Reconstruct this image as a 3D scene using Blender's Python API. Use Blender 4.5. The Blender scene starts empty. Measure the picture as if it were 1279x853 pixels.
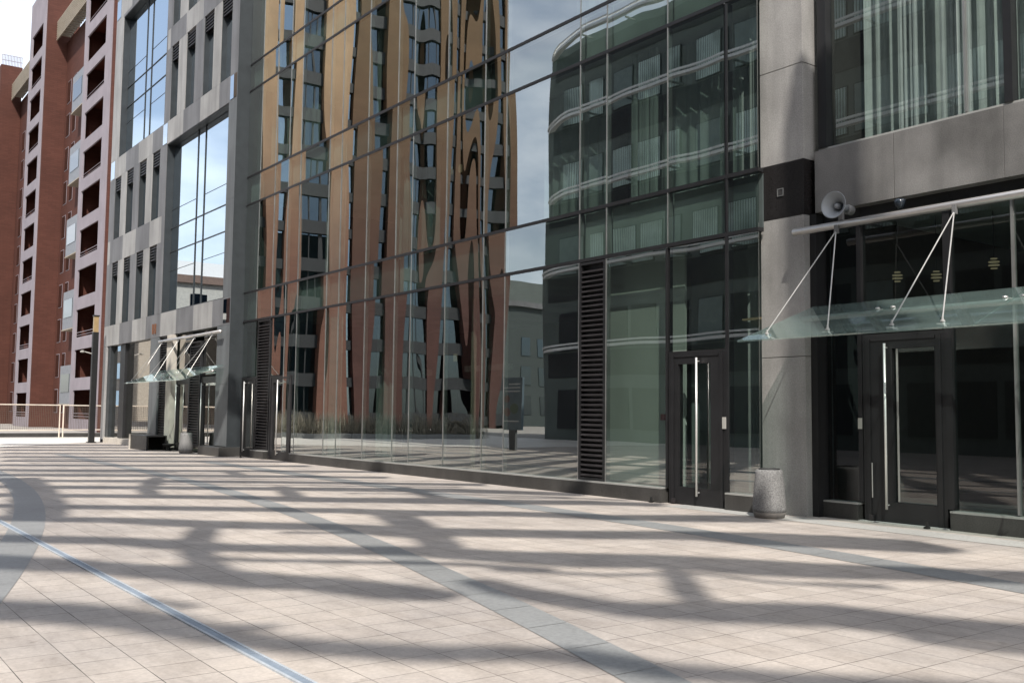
import bpy, bmesh, math, random
from mathutils import Vector, Matrix
random.seed(7)
C = bpy.context.scene.collection
ORG = {}

# ------------------------------------------------------------------ mesh helpers
def BM(): return bmesh.new()
def box(bm, x0, x1, y0, y1, z0, z1):
    v = [bm.verts.new((x, y, z)) for x in (x0, x1) for y in (y0, y1) for z in (z0, z1)]
    for f in ((0,1,3,2),(4,6,7,5),(0,4,5,1),(2,3,7,6),(0,2,6,4),(1,5,7,3)):
        bm.faces.new([v[i] for i in f])
    return bm
def prism(bm, pts, z0, z1):
    a = [bm.verts.new((p[0], p[1], z0)) for p in pts]; b = [bm.verts.new((p[0], p[1], z1)) for p in pts]
    n = len(pts)
    bm.faces.new(a); bm.faces.new(b[::-1])
    for i in range(n): bm.faces.new([a[i], b[i], b[(i+1) % n], a[(i+1) % n]])
    return bm
def tube(bm, p0, p1, r, n=10, r1=None):
    p0 = Vector(p0); p1 = Vector(p1); d = (p1-p0).normalized(); r1 = r if r1 is None else r1
    u = d.orthogonal().normalized(); w = d.cross(u)
    A = []; B = []
    for i in range(n):
        t = 2*math.pi*i/n; o = u*math.cos(t)+w*math.sin(t)
        A.append(bm.verts.new(p0+o*r)); B.append(bm.verts.new(p1+o*r1))
    for i in range(n): bm.faces.new([A[i], A[(i+1)%n], B[(i+1)%n], B[i]])
    bm.faces.new(A[::-1]); bm.faces.new(B)
    return bm
def lathe(bm, o, axis, prof, n=28):
    """prof: list of (t along axis, radius)"""
    o = Vector(o); d = Vector(axis).normalized(); u = d.orthogonal().normalized(); w = d.cross(u)
    rings = []
    for t, r in prof:
        rings.append([bm.verts.new(o+d*t+(u*math.cos(2*math.pi*i/n)+w*math.sin(2*math.pi*i/n))*max(r, 1e-4)) for i in range(n)])
    for a, b in zip(rings, rings[1:]):
        for i in range(n): bm.faces.new([a[i], a[(i+1)%n], b[(i+1)%n], b[i]])
    bm.faces.new(rings[0][::-1]); bm.faces.new(rings[-1])
    return bm
def hexa(bm, p):
    """8 points: 4 bottom (ccw), 4 top"""
    v = [bm.verts.new(q) for q in p]
    for f in ((3,2,1,0),(4,5,6,7),(0,1,5,4),(1,2,6,5),(2,3,7,6),(3,0,4,7)): bm.faces.new([v[i] for i in f])
    return bm
def obj(name, bm, mat, parent=None, bevel=0.0, smooth=False, origin=None, recalc=True):
    if recalc: bmesh.ops.recalc_face_normals(bm, faces=bm.faces)
    if origin is None:
        xs = [v.co for v in bm.verts]
        lo = Vector([min(c[i] for c in xs) for i in range(3)]); hi = Vector([max(c[i] for c in xs) for i in range(3)])
        origin = Vector(((lo.x+hi.x)/2, (lo.y+hi.y)/2, lo.z))
    origin = Vector(origin)
    bm.transform(Matrix.Translation(-origin))
    me = bpy.data.meshes.new(name); bm.to_mesh(me); bm.free()
    me.materials.append(mat)
    if smooth:
        for p in me.polygons: p.use_smooth = True
    o = bpy.data.objects.new(name, me); C.objects.link(o)
    po = ORG[parent.name] if parent else Vector((0, 0, 0))
    o.location = origin-po
    if parent: o.parent = parent
    ORG[o.name] = origin
    if bevel:
        m = o.modifiers.new('bevel', 'BEVEL'); m.width = bevel; m.segments = 2; m.limit_method = 'ANGLE'
    return o
def tag(o, label=None, cat=None, group=None, kind=None):
    if label: o['label'] = label
    if cat: o['category'] = cat
    if group: o['group'] = group
    if kind: o['kind'] = kind
    return o
def thing(name, label, cat, loc=(0, 0, 0), group=None):
    o = bpy.data.objects.new(name, None); C.objects.link(o); o.location = loc; o.empty_display_size = .3
    ORG[o.name] = Vector(loc)
    return tag(o, label, cat, group)
def dup(root, loc, label):
    r = root.copy(); C.objects.link(r); r.location = loc; r['label'] = label
    for ch in list(root.children):
        c = ch.copy(); C.objects.link(c); c.parent = r
        for g in list(ch.children):
            d = g.copy(); C.objects.link(d); d.parent = c
    return r

# ------------------------------------------------------------------ material helpers
def mat(name):
    m = bpy.data.materials.new(name); m.use_nodes = True
    nt = m.node_tree; nt.nodes.clear()
    return m, nt, nt.nodes.new('ShaderNodeOutputMaterial')
def N(nt, t, **k):
    n = nt.nodes.new('ShaderNode'+t)
    for a, b in k.items():
        if a in n.inputs: n.inputs[a].default_value = b
        else: setattr(n, a, b)
    return n
def rgb(c): return (c[0], c[1], c[2], 1)
def pos(nt): return N(nt, 'NewGeometry').outputs['Position']
def noise(nt, scale, detail=3, vec=None, rough=.55, stretch=None):
    n = N(nt, 'TexNoise'); n.inputs['Scale'].default_value = scale; n.inputs['Detail'].default_value = detail
    n.inputs['Roughness'].default_value = rough
    v = vec or pos(nt)
    if stretch:
        mp = N(nt, 'Mapping'); mp.inputs['Scale'].default_value = stretch; nt.links.new(v, mp.inputs['Vector']); v = mp.outputs[0]
    nt.links.new(v, n.inputs['Vector'])
    return n.outputs['Fac']
def ramp(nt, fac, stops, interp='LINEAR'):
    r = N(nt, 'ValToRGB'); r.color_ramp.interpolation = interp
    e = r.color_ramp.elements
    while len(e) < len(stops): e.new(.5)
    for i, (p, c) in enumerate(stops): e[i].position = p; e[i].color = rgb(c)
    nt.links.new(fac, r.inputs[0]); return r.outputs[0]
def mixc(nt, fac, a, b, mode='MIX'):
    m = N(nt, 'Mix'); m.data_type = 'RGBA'; m.blend_type = mode
    for s, v in ((m.inputs[0], fac), (m.inputs[6], a), (m.inputs[7], b)):
        if isinstance(v, (int, float)): s.default_value = v
        elif isinstance(v, tuple): s.default_value = rgb(v)
        else: nt.links.new(v, s)
    return m.outputs[2]
def bump(nt, h, dist, strength=1.0):
    b = N(nt, 'Bump'); b.inputs['Distance'].default_value = dist; b.inputs['Strength'].default_value = strength
    nt.links.new(h, b.inputs['Height']); return b.outputs[0]
def principled(nt, out, col, rough=.6, metal=0., spec=.5, nrm=None):
    p = N(nt, 'BsdfPrincipled')
    if isinstance(col, tuple): p.inputs['Base Color'].default_value = rgb(col)
    else: nt.links.new(col, p.inputs['Base Color'])
    if isinstance(rough, (int, float)): p.inputs['Roughness'].default_value = rough
    else: nt.links.new(rough, p.inputs['Roughness'])
    p.inputs['Metallic'].default_value = metal; p.inputs['Specular IOR Level'].default_value = spec
    if nrm is not None: nt.links.new(nrm, p.inputs['Normal'])
    nt.links.new(p.outputs[0], out.inputs[0]); return p
def stone(name, c, speck=.35, rough=.55, scale=45, big=.18, bumpd=0., spec=.4):
    m, nt, out = mat(name)
    f = noise(nt, scale, 4, rough=.75)
    d = tuple(x*(1-speck) for x in c); l = tuple(min(1, x*(1+speck)) for x in c)
    col = ramp(nt, f, [(.3, d), (.5, c), (.7, l)])
    g = ramp(nt, noise(nt, .9, 4), [(.3, (1-big,)*3), (.7, (1+big*.3,)*3)])
    col = mixc(nt, 1.0, col, g, 'MULTIPLY')
    st = ramp(nt, noise(nt, 2.2, 3, stretch=(1, 1, .12)), [(.35, (.78,)*3), (.6, (1.04,)*3)])
    col = mixc(nt, 1.0, col, st, 'MULTIPLY')
    nr = bump(nt, f, bumpd) if bumpd else None
    principled(nt, out, col, rough, 0, spec, nr); return m
def plain(name, c, rough=.5, metal=0., var=.12, scale=3, spec=.5):
    m, nt, out = mat(name)
    f = noise(nt, scale, 4)
    col = ramp(nt, f, [(.3, tuple(x*(1-var) for x in c)), (.7, tuple(min(1, x*(1+var)) for x in c))])
    r = N(nt, 'MapRange'); r.inputs[3].default_value = max(0.02, rough-.08); r.inputs[4].default_value = min(1, rough+.08)
    nt.links.new(noise(nt, scale*3, 2), r.inputs[0])
    principled(nt, out, col, r.outputs[0], metal, spec); return m
def glass(name, tint, r0, power=3., wav=.0, wscale=1.0, refl=(1, 1, 1), rough=0.0, stretch=(1, 1, .25), fine=0.0, detail=1):
    m, nt, out = mat(name)
    lw = N(nt, 'LayerWeight'); lw.inputs['Blend'].default_value = .5
    pw = N(nt, 'Math', operation='POWER'); pw.inputs[1].default_value = power
    nt.links.new(lw.outputs['Facing'], pw.inputs[0])
    ma = N(nt, 'Math', operation='MULTIPLY_ADD'); ma.inputs[1].default_value = (1-r0)*.85; ma.inputs[2].default_value = r0
    nt.links.new(pw.outputs[0], ma.inputs[0])
    gl = N(nt, 'BsdfGlossy'); gl.inputs['Roughness'].default_value = rough; gl.inputs['Color'].default_value = rgb(refl)
    if wav:
        h = noise(nt, wscale, detail, stretch=stretch)
        b = bump(nt, h, wav); nt.links.new(b, gl.inputs['Normal'])
        if fine:
            b2 = N(nt, 'Bump'); b2.inputs['Distance'].default_value = fine
            nt.links.new(noise(nt, wscale*3.3, 1, stretch=stretch), b2.inputs['Height']); nt.links.new(b, b2.inputs['Normal'])
            nt.links.new(b2.outputs[0], gl.inputs['Normal'])
    tr = N(nt, 'BsdfTransparent'); tr.inputs['Color'].default_value = rgb(tint)
    mx = N(nt, 'MixShader'); bf = N(nt, 'Math', operation='SUBTRACT'); bf.inputs[0].default_value = 1.; nt.links.new(N(nt, 'NewGeometry').outputs['Backfacing'], bf.inputs[1])
    mm = N(nt, 'Math', operation='MULTIPLY'); nt.links.new(ma.outputs[0], mm.inputs[0]); nt.links.new(bf.outputs[0], mm.inputs[1])
    nt.links.new(mm.outputs[0], mx.inputs[0]); nt.links.new(tr.outputs[0], mx.inputs[1]); nt.links.new(gl.outputs[0], mx.inputs[2])
    nt.links.new(mx.outputs[0], out.inputs[0]); return m
def emit(name, c, s):
    m, nt, out = mat(name)
    e = N(nt, 'Emission'); e.inputs['Color'].default_value = rgb(c); e.inputs['Strength'].default_value = s
    nt.links.new(e.outputs[0], out.inputs[0]); return m

# ------------------------------------------------------------------ materials
def paving():
    m, nt, out = mat('beige_paving')
    P = pos(nt)
    mp = N(nt, 'Mapping'); mp.inputs['Location'].default_value = (-.185, -.26, 0); nt.links.new(P, mp.inputs['Vector'])
    b = N(nt, 'TexBrick'); b.offset = 0.0; b.squash = 1
    b.inputs['Scale'].default_value = 1; b.inputs['Brick Width'].default_value = .323; b.inputs['Row Height'].default_value = .3215
    b.inputs['Mortar Size'].default_value = .0030; b.inputs['Mortar Smooth'].default_value = .25; b.inputs['Bias'].default_value = 0
    nt.links.new(ramp(nt, noise(nt, 1.7, 3), [(.40, (.07, .062, .055)), (.60, (.28, .25, .225))]), b.inputs['Mortar'])
    b.inputs['Color1'].default_value = (.475, .425, .38, 1); b.inputs["Color2"].default_value = (.53, .478, .428, 1); b.inputs['Mortar'].default_value = (.20, .175, .155, 1)
    nt.links.new(mp.outputs[0], b.inputs['Vector'])
    col = b.outputs['Color']
    col = mixc(nt, 1., col, ramp(nt, noise(nt, .55, 5, rough=.65), [(.3, (.84, .84, .85)), (.68, (1.06, 1.05, 1.03))]), 'MULTIPLY')
    col = mixc(nt, 1., col, ramp(nt, noise(nt, 28, 4, rough=.7), [(.3, (.86,)*3), (.7, (1.1,)*3)]), 'MULTIPLY')
    col = mixc(nt, 1., col, ramp(nt, noise(nt, .23, 6, rough=.7), [(.38, (.80, .81, .83)), (.55, (1.0, 1., 1.)), (.75, (1.09, 1.08, 1.06))]), 'MULTIPLY')
    col = mixc(nt, 1., col, ramp(nt, noise(nt, 3.2, 5, rough=.75, stretch=(1, .35, 1)), [(.36, (.84, .83, .82)), (.56, (1.02, 1.02, 1.02))]), 'MULTIPLY')
    gum = N(nt, 'TexVoronoi'); gum.inputs['Scale'].default_value = 1.3; nt.links.new(P, gum.inputs['Vector'])
    col = mixc(nt, 1., col, ramp(nt, gum.outputs['Distance'], [(.022, (.55, .54, .52)), (.03, (1, 1, 1))]), 'MULTIPLY')
    # worn, dirty joints: the joint line is stronger in some places
    spots = ramp(nt, noise(nt, 7.5, 2), [(.70, (1, 1, 1)), (.78, (.78, .77, .75))])
    col = mixc(nt, 1., col, spots, 'MULTIPLY')
    nr = bump(nt, b.outputs['Fac'], -.003)
    principled(nt, out, col, .62, 0, .35, nr); return m
def band(name, c):
    m, nt, out = mat(name)
    f = noise(nt, 22, 4, rough=.7)
    col = ramp(nt, f, [(.3, tuple(x*.82 for x in c)), (.7, tuple(x*1.12 for x in c))])
    col = mixc(nt, 1., col, ramp(nt, noise(nt, .8, 4), [(.3, (.85,)*3), (.7, (1.06,)*3)]), 'MULTIPLY')
    principled(nt, out, col, .5, 0, .4); return m
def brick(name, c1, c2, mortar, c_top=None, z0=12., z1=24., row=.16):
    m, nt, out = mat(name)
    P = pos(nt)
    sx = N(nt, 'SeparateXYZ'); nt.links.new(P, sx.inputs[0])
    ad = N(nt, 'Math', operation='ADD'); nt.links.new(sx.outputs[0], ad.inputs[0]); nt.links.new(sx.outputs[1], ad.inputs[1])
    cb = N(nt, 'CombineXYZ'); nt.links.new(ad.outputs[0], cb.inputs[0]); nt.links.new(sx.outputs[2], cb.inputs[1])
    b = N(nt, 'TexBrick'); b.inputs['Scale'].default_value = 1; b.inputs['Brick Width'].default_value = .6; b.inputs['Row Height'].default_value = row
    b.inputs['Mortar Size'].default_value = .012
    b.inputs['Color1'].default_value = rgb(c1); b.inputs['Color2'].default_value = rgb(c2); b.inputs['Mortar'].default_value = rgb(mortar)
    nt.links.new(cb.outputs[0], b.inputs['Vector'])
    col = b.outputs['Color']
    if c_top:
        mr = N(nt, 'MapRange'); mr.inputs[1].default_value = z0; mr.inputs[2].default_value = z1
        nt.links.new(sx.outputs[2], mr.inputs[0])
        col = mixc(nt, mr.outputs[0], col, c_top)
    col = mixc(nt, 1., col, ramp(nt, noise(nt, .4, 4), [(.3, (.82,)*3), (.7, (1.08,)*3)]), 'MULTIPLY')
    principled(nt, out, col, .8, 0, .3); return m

M = {}
M['paving'] = paving()
M['band'] = band('blue_grey_granite_band', (.27, .275, .272))
M['apron'] = band('pale_grey_paving', (.44, .435, .41))
M['drain'] = band('galvanised_drain', (.25, .30, .36)); M['drain_edge'] = band('drain_edge', (.46, .50, .54))
M['far'] = plain('far_ground', (.33, .31, .28), .9, 0, .15, .3)
M['light_stone'] = stone('light_granite', (.345, .34, .33), .22)
M['dark_stone'] = stone('grey_granite', (.175, .176, .182), .25)
M['pier_stone'] = stone('pier_granite', (.135, .145, .15), .25)
M['grey_stone'] = stone('grey_column_granite', (.34, .33, .315), .26, .5, 60, .3)
M['beam_stone'] = stone('flamed_granite', (.19, .185, .178), .25, .42, 60, .45)
M['black_stone'] = stone('polished_black_granite', (.022, .020, .020), .5, .18, 80, .2)
M['plinth'] = stone('dark_plinth_granite', (.055, .053, .05), .35, .35, 60, .3)
M['ledge'] = plain('pale_sill_metal', (.36, .36, .34), .4, .2)
M['black'] = plain('black_frame_metal', (.014, .014, .015), .4, 0, .2)
M['reveal'] = plain('dark_reveal_metal', (.028, .033, .036), .45, 0, .2)
M['louvre'] = plain('dark_bronze_louvre', (.05, .046, .048), .38, .5, .2)
M['mullion'] = plain('silver_mullion', (.36, .36, .35), .35, .7, .15)
M['steel'] = plain('brushed_stainless_steel', (.66, .63, .60), .36, .75, .03, 2)
M['handle'] = plain('satin_steel_handle', (.74, .73, .70), .35, .6, .05)
M['rod'] = plain('steel_rod', (.46, .45, .43), .4, .5, .08)
M['glass'] = glass('green_coated_glass', (.775, .84, .81), .32, 2.1, .0115, .45, (.93, .97, .95), stretch=(1, 1, .34), detail=.7)
M['glass_wavy'] = glass('rippled_coated_glass', (.72, .79, .765), .34, 2.1, .026, .55, (.93, .97, .95), stretch=(1, 1, .28), detail=.8)
M['sp_glass'] = glass('spandrel_glass', (.80, .865, .835), .24, 2.1, .010, .42, (.93, .97, .95))
M['clear'] = glass('clear_door_glass', (.78, .84, .82), .10, 3.5, .0004, .8)
M['lit_glass'] = glass('upper_window_glass', (.85, .89, .88), .24, 3., .0008, .8, (.93, .97, .95))
M['dim'] = glass('dark_tinted_glass', (.46, .54, .56), .09, 3.5, .0004, .8)
M['office_glass'] = glass('sky_reflecting_glass', (.3, .36, .36), .58, 2.2, .0008, .4, (.80, .91, 1.))
M['gf_glass'] = glass('ground_floor_glass', (.6, .64, .62), .40, 2.5, .0012, .9, (1, .98, .94))
M['mirror_panel'] = glass('polished_corner_panel', (.1, .12, .14), .55, 2., .0006, .6, (.85, .93, 1.))
M['canopy_glass'] = glass('canopy_glass', (.87, .94, .92), .15, 2.6, .0006, .7, (.9, 1, .97))
def dusty(m, c, f):
    # a film of dust on sloping glass scatters light
    nt = m.node_tree; out = [n for n in nt.nodes if n.type == 'OUTPUT_MATERIAL'][0]; src = out.inputs[0].links[0].from_socket
    d = N(nt, 'BsdfDiffuse'); d.inputs['Color'].default_value = rgb(c); t = N(nt, 'BsdfTranslucent'); t.inputs['Color'].default_value = rgb(c)
    a = N(nt, 'MixShader'); a.inputs[0].default_value = .6; nt.links.new(d.outputs[0], a.inputs[1]); nt.links.new(t.outputs[0], a.inputs[2])
    r = N(nt, 'MapRange'); r.inputs[3].default_value = f*.6; r.inputs[4].default_value = f*1.4; nt.links.new(noise(nt, 2.5, 4), r.inputs[0])
    mx = N(nt, 'MixShader'); nt.links.new(r.outputs[0], mx.inputs[0]); nt.links.new(src, mx.inputs[1]); nt.links.new(a.outputs[0], mx.inputs[2]); nt.links.new(mx.outputs[0], out.inputs[0])
dusty(M['canopy_glass'], (.52, .68, .65), .13)
M['slab'] = plain('slab_edge', (.26, .29, .275), .8, 0, .3, .5)
M['slab_dark'] = plain('dark_spandrel_board', (.055, .07, .068), .8)
M['slab_mid'] = plain('grey_spandrel_board', (.22, .25, .238), .8, 0, .3, .6)
M['inner_wall'] = plain('interior_wall', (.10, .115, .11), .85, 0, .2, .7)
M['inner_pale'] = plain('pale_interior_wall', (.55, .56, .52), .8, 0, .08, .5)
M['inner_floor'] = plain('interior_floor', (.06, .06, .06), .5)
M['inner_dark'] = plain('dark_interior', (.05, .045, .04), .8)
M['column_in'] = plain('interior_column', (.36, .37, .34), .8)
M['curtain'] = plain('pale_curtain', (.50, .52, .51), .9)
M['sheer'] = plain('grey_sheer_curtain', (.46, .49, .47), .9)
M['red_box'] = plain('red_alarm', (.3, .02, .02), .5)
M['white'] = plain('white_plastic', (.36, .35, .32), .5)
M['concrete'] = stone('exposed_aggregate_concrete', (.215, .212, .208), .62, .85, 55, .12, .006)
M['concrete_rim'] = stone('smooth_concrete', (.26, .24, .22), .15, .85, 30)
M['bin_dark'] = plain('bin_inner', (.03, .03, .03), .7)
M['speaker'] = plain('grey_speaker_paint', (.27, .29, .31), .45, 0, .06)
M['speaker_dark'] = plain('grey_driver_paint', (.16, .16, .16), .5)
M['post'] = plain('black_post_paint', (.012, .012, .012), .4)
M['amber'] = plain('amber_lamp_glass', (.36, .255, .13), .3)
M['fence'] = plain('cream_fence_paint', (.62, .54, .45), .5)
M['mesh'] = plain('dark_fence_mesh', (.085, .06, .045), .6)
M['maroon'] = brick('maroon_brick', (.080, .028, .019), (.096, .035, .024), (.066, .025, .018))
M['rust'] = brick('red_balcony_wall', (.10, .028, .016), (.12, .036, .02), (.08, .025, .018))
M['lilac'] = plain('pale_balcony_concrete', (.27, .24, .265), .8, 0, .1, .6)
M['bay_white'] = plain('white_bay_panel', (.21, .22, .24), .5)
M['trellis'] = plain('beige_trellis', (.36, .315, .25), .7)
M['dark_glass'] = glass('dark_window_glass', (.06, .07, .07), .10, 3.5)
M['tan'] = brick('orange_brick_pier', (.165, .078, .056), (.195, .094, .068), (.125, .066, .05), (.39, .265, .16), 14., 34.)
M['tan_shaded'] = brick('shaded_brick_pier', (.078, .036, .03), (.092, .043, .036), (.065, .034, .028), (.15, .095, .052), 12., 36.)  # shaded copy of the pier brick: the shade is in the colour
M['tower_dark'] = plain('dark_storey_panel', (.016, .018, .021), .6)
M['tower_dim'] = glass('dark_tower_glass', (.02, .025, .03), .13, 2.5, .001, .8, (.6, .8, 1.))
M['tower_glass'] = glass('blue_tower_glass', (.03, .04, .05), .35, 2.5, .001, .8, (.6, .8, 1.))
M['opp_wall'] = plain('grey_green_facade', (.12, .14, .13), .8, 0, .15, .4)
M['opp_fin'] = plain('white_fin', (.9, .9, .88), .25, 0, .04)
M['opp_blind'] = plain('pale_window_blind', (.60, .76, .69), .7)
def slatted(name, c):
    m, nt, out = mat(name)
    wv = N(nt, 'TexWave'); wv.bands_direction = 'Y'; wv.inputs['Scale'].default_value = 1.9; wv.inputs['Distortion'].default_value = .6; nt.links.new(pos(nt), wv.inputs['Vector'])
    col = ramp(nt, wv.outputs['Fac'], [(.1, tuple(x*.45 for x in c)), (.45, c), (.9, tuple(min(1, x*1.1) for x in c))])
    col = mixc(nt, 1., col, ramp(nt, noise(nt, .45, 3), [(.35, (.45,)*3), (.6, (1.05,)*3)]), 'MULTIPLY')
    principled(nt, out, col, .8); return m
M['opp_blind'] = slatted('pale_slatted_blind', (.50, .62, .57))
M['opp_shade'] = plain('dim_window_blind', (.20, .25, .235), .7)
M['pale_wall'] = plain('pale_far_wall', (.52, .48, .42), .85)
M['roof_brown'] = plain('brown_roof', (.20, .13, .10), .8)
M['grass'] = plain('dry_ornamental_grass', (.27, .245, .19), .8, 0, .4, 6)
M['sign_blue'] = plain('blue_sign_face', (.14, .19, .22), .4)
M['sign_white'] = plain('sign_white', (.6, .62, .62), .5); M['sign_red'] = plain('sign_red', (.2, .11, .10), .5); M['sign_green'] = plain('sign_green', (.12, .16, .11), .5)
M['lamp_warm'] = emit('pendant_glow', (1., .82, .5), .11)
M['wood'] = plain('brown_timber', (.13, .05, .022), .6)

# ------------------------------------------------------------------ ground
def flat(name, pts, z, m, label=None):
    bm = BM(); bm.faces.new([bm.verts.new((p[0], p[1], z)) for p in pts])
    o = obj(name, bm, m, None, origin=(0, 0, z)); o.data.flip_normals() if o.data.polygons[0].normal.z < 0 else None
    return tag(o, label, None, None, 'structure')
flat('ground', [(-900, -900), (900, -900), (900, 1500), (-900, 1500)], -.012, M['far'])
flat('pavement', [(-14, -30), (40, -30), (40, 57.5), (-14, 57.5)], 0, M['paving'])
for cx, cy_, k1, k2, w in ((1.75, 10.42, .27, .0075, .42), (5.5, 9.95, .21, .006, .37), (9.36, 6.5, .15, .010, .5)):
    bm = BM(); n = 90; prev = None
    ys = cy_+k1/(2*k2)*.86
    for i in range(n+1):
        y = -4+58*i/n
        t = min(y, ys)-cy_
        x = cx+k1*t-k2*t*t+max(0, y-ys)*k1*.14
        a = bm.verts.new((x-w/2, y, .004)); b = bm.verts.new((x+w/2, y, .004))
        if prev and x < 12 and (x < 9.3-.0 or y < 30) and y < 36:
            q = [v.co.copy() for v in (prev[0], prev[1], b, a)]; g = .004/.64
            bm.faces.new([bm.verts.new(c) for c in (q[0].lerp(q[3], g), q[1].lerp(q[2], g), q[2].lerp(q[1], g), q[3].lerp(q[0], g))])
        prev = (a, b)
    bmesh.ops.delete(bm, geom=[v for v in bm.verts if not v.link_faces], context='VERTS')
    tag(obj('pavement_band', bm, M['band'], None, origin=(0, 0, 0)), kind='structure')
M['sunlit_paving'] = band('sunlit_stone_paving', (.74, .70, .64))  # sunlight put into the colour: brighter paving for the sunlit strip
flat('sunlit_pavement', [(12.45, 48.6), (11.6, 47.9), (2.4, 38.4), (-1.5, 36.5), (-13.9, 36.5), (-13.9, 57.4), (40, 57.4), (40, 48.6)], .008, M['sunlit_paving'])
flat('pavement_apron', [(11.55, -20), (12.45, -20), (12.45, 12), (11.95, 12)], .004, M['apron'])
bm = BM()
for y in range(-10, 37): box(bm, 2.405, 2.455, y+.006, y+.994, .0, .009)
tag(obj('drain_channel', bm, M['drain']), kind='structure')
bm = BM()
for x in (2.385, 2.456): box(bm, x, x+.019, -10, 37, 0, .012)
tag(obj('drain_channel_edge', bm, M['drain_edge']), kind='structure')

# ------------------------------------------------------------------ camera
RM = ((0.8061158, -0.0519081, -0.5894767), (-0.5916544, -0.0520811, -0.8045077), (0.0110598, 0.9972929, -0.0726951))
cam = bpy.data.cameras.new('camera'); cam.lens = 35.0; cam.sensor_width = 36; cam.clip_end = 4000; cam.clip_start = .05
co = bpy.data.objects.new('camera', cam); C.objects.link(co)
mw = Matrix(RM).to_4x4(); mw.translation = (0, 0, 1.5); co.matrix_world = mw
bpy.context.scene.camera = co
def px(p):
    v = Matrix(RM).transposed() @ (Vector(p)-Vector((0, 0, 1.5)))
    if v.z >= -.1: return (9999, 9999)
    return (639.5+1243.5*v.x/-v.z, 426.5-1243.5*v.y/-v.z)
def seen(ps):
    q = [px(p) for p in ps]
    return max(a[0] for a in q) > 0 and min(a[0] for a in q) < 1279 and max(a[1] for a in q) > 0 and min(a[1] for a in q) < 853

# ------------------------------------------------------------------ louvre panel / pane / door makers
def pane_bm(x, y0, y1, z0, z1, tilt=0., th=.02, lean=0.):
    bm = BM(); box(bm, x, x+th, y0, y1, z0, z1)
    c = Vector((x+th/2, (y0+y1)/2, (z0+z1)/2))
    bmesh.ops.rotate(bm, verts=bm.verts, cent=c, matrix=Matrix.Rotation(tilt, 3, 'Z') @ Matrix.Rotation(lean, 3, 'Y'))
    return bm
def louvre(parent, x, y0, y1, z0, z1, pitch=.095, fr=.05, name='louvre_panel'):
    bm = BM()
    box(bm, x, x+.10, y0, y0+fr, z0, z1); box(bm, x, x+.10, y1-fr, y1, z0, z1)
    box(bm, x, x+.10, y0+fr, y1-fr, z0, z0+fr); box(bm, x, x+.10, y0+fr, y1-fr, z1-fr, z1)
    box(bm, x+.11, x+.13, y0, y1, z0, z1)
    p = obj(name, bm, M['black'], parent)
    bm = BM(); n = int((z1-z0-2*fr)/pitch)
    for i in range(n):
        z = z0+fr+(i+.25)*pitch
        hexa(bm, [(x+.012, y0+fr, z), (x+.085, y0+fr, z+.05), (x+.085, y1-fr, z+.05), (x+.012, y1-fr, z),
                  (x+.012, y0+fr, z+.02), (x+.085, y0+fr, z+.065), (x+.085, y1-fr, z+.065), (x+.012, y1-fr, z+.02)])
    obj('louvre_slats', bm, M['louvre'], p)
    return p
def door(parent, x, y0, y1, z1, leaf0, leaf1, handle_y, gl, h0=.17, h1=2.48, frame_r=None):
    """black framed door: outer frame y0..y1, glass between leaf0..leaf1"""
    bm = BM()
    box(bm, x, x+.12, y0, leaf0, .012, z1); box(bm, x, x+.12, leaf1, y1, .012, z1)
    box(bm, x, x+.12, leaf0, leaf1, z1-.22, z1); box(bm, x, x+.12, leaf0, leaf1, .012, .30)
    for yy in (y0+.09, y1-.09): box(bm, x-.018, x-.001, yy-.035, yy+.035, .02, z1-.05)
    box(bm, x-.016, x-.001, y0+.14, y1-.14, z1-.10, z1-.06)
    d = obj('door', bm, M['black'], parent)
    obj('door_glass', pane_bm(x+.05, leaf0+.002, leaf1-.002, .302, z1-.222), gl, d)
    bm = BM(); tube(bm, (x-.09, handle_y, h0), (x-.09, handle_y, h1), .019, 12)
    for z in (h0+.06, h1-.06): tube(bm, (x-.09, handle_y, z), (x-.02, handle_y, z), .011, 8)
    obj('handle', bm, M['handle'], d, smooth=True)
    bm = BM(); box(bm, x-.05, x-.002, y1-.16, y1-.10, .02, .10); obj('hinge', bm, M['louvre'], d)
    return d

# ------------------------------------------------------------------ glass curtain wall building (middle)
G = 12.45
mid = thing('glass_office_building', 'long green glass curtain wall building between the granite column and the grey stone block', 'building', (16, 21, 0))
ED = [32.33, 31.2, 29.95, 28.88, 28.0, 26.0, 25.22, 23.65, 22.06, 21.25, 19.67, 18.1, 17.27, 14.79, 14.0, 12.38, 11.05, 10.36]
TR = [4.49, 5.46, 8.45, 9.42, 12.41, 13.34, 16.3, 17.25, 20.2, 21.2, 24.2]
ZS = [(.27, 4.45)]
for a, b in zip(TR, TR[1:]): ZS.append((a+.034, b-.034))
rest = BM(); rest_sp = BM()
for i in range(len(ED)-1):
    y1, y0 = ED[i], ED[i+1]
    for r, (z0, z1) in enumerate(ZS):
        if r == 0 and (y0 in (14.0, 29.95, 31.2, 28.88) or (y0 == 11.05)): continue
        sp = r % 2 == 1
        ps = [(G, y0, z0), (G, y1, z0), (G, y0, min(z1, z0+1.2)), (G, y1, z1)]
        a, b = y0+.011, y1-.011
        if seen(ps):
            wob = 1.6 if 17 < y0 < 19.8 else 1.
            bm = pane_bm(G, a, b, z0, z1, random.uniform(-.003, .003)*wob, .02, random.uniform(-.0008, .0008))
            obj('spandrel_pane' if sp else 'glass_pane', bm, M['glass_wavy'] if (17.2 < y0 < 19.9) or (y0 > 27 and r < 2) else (M['sp_glass'] if sp else M['glass']), mid)
        else:
            box(rest, G, G+.02, a, b, z0, z1)
tag(obj('upper_glazing', rest, M['glass'], mid), kind='stuff'); rest_sp.free()
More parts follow.
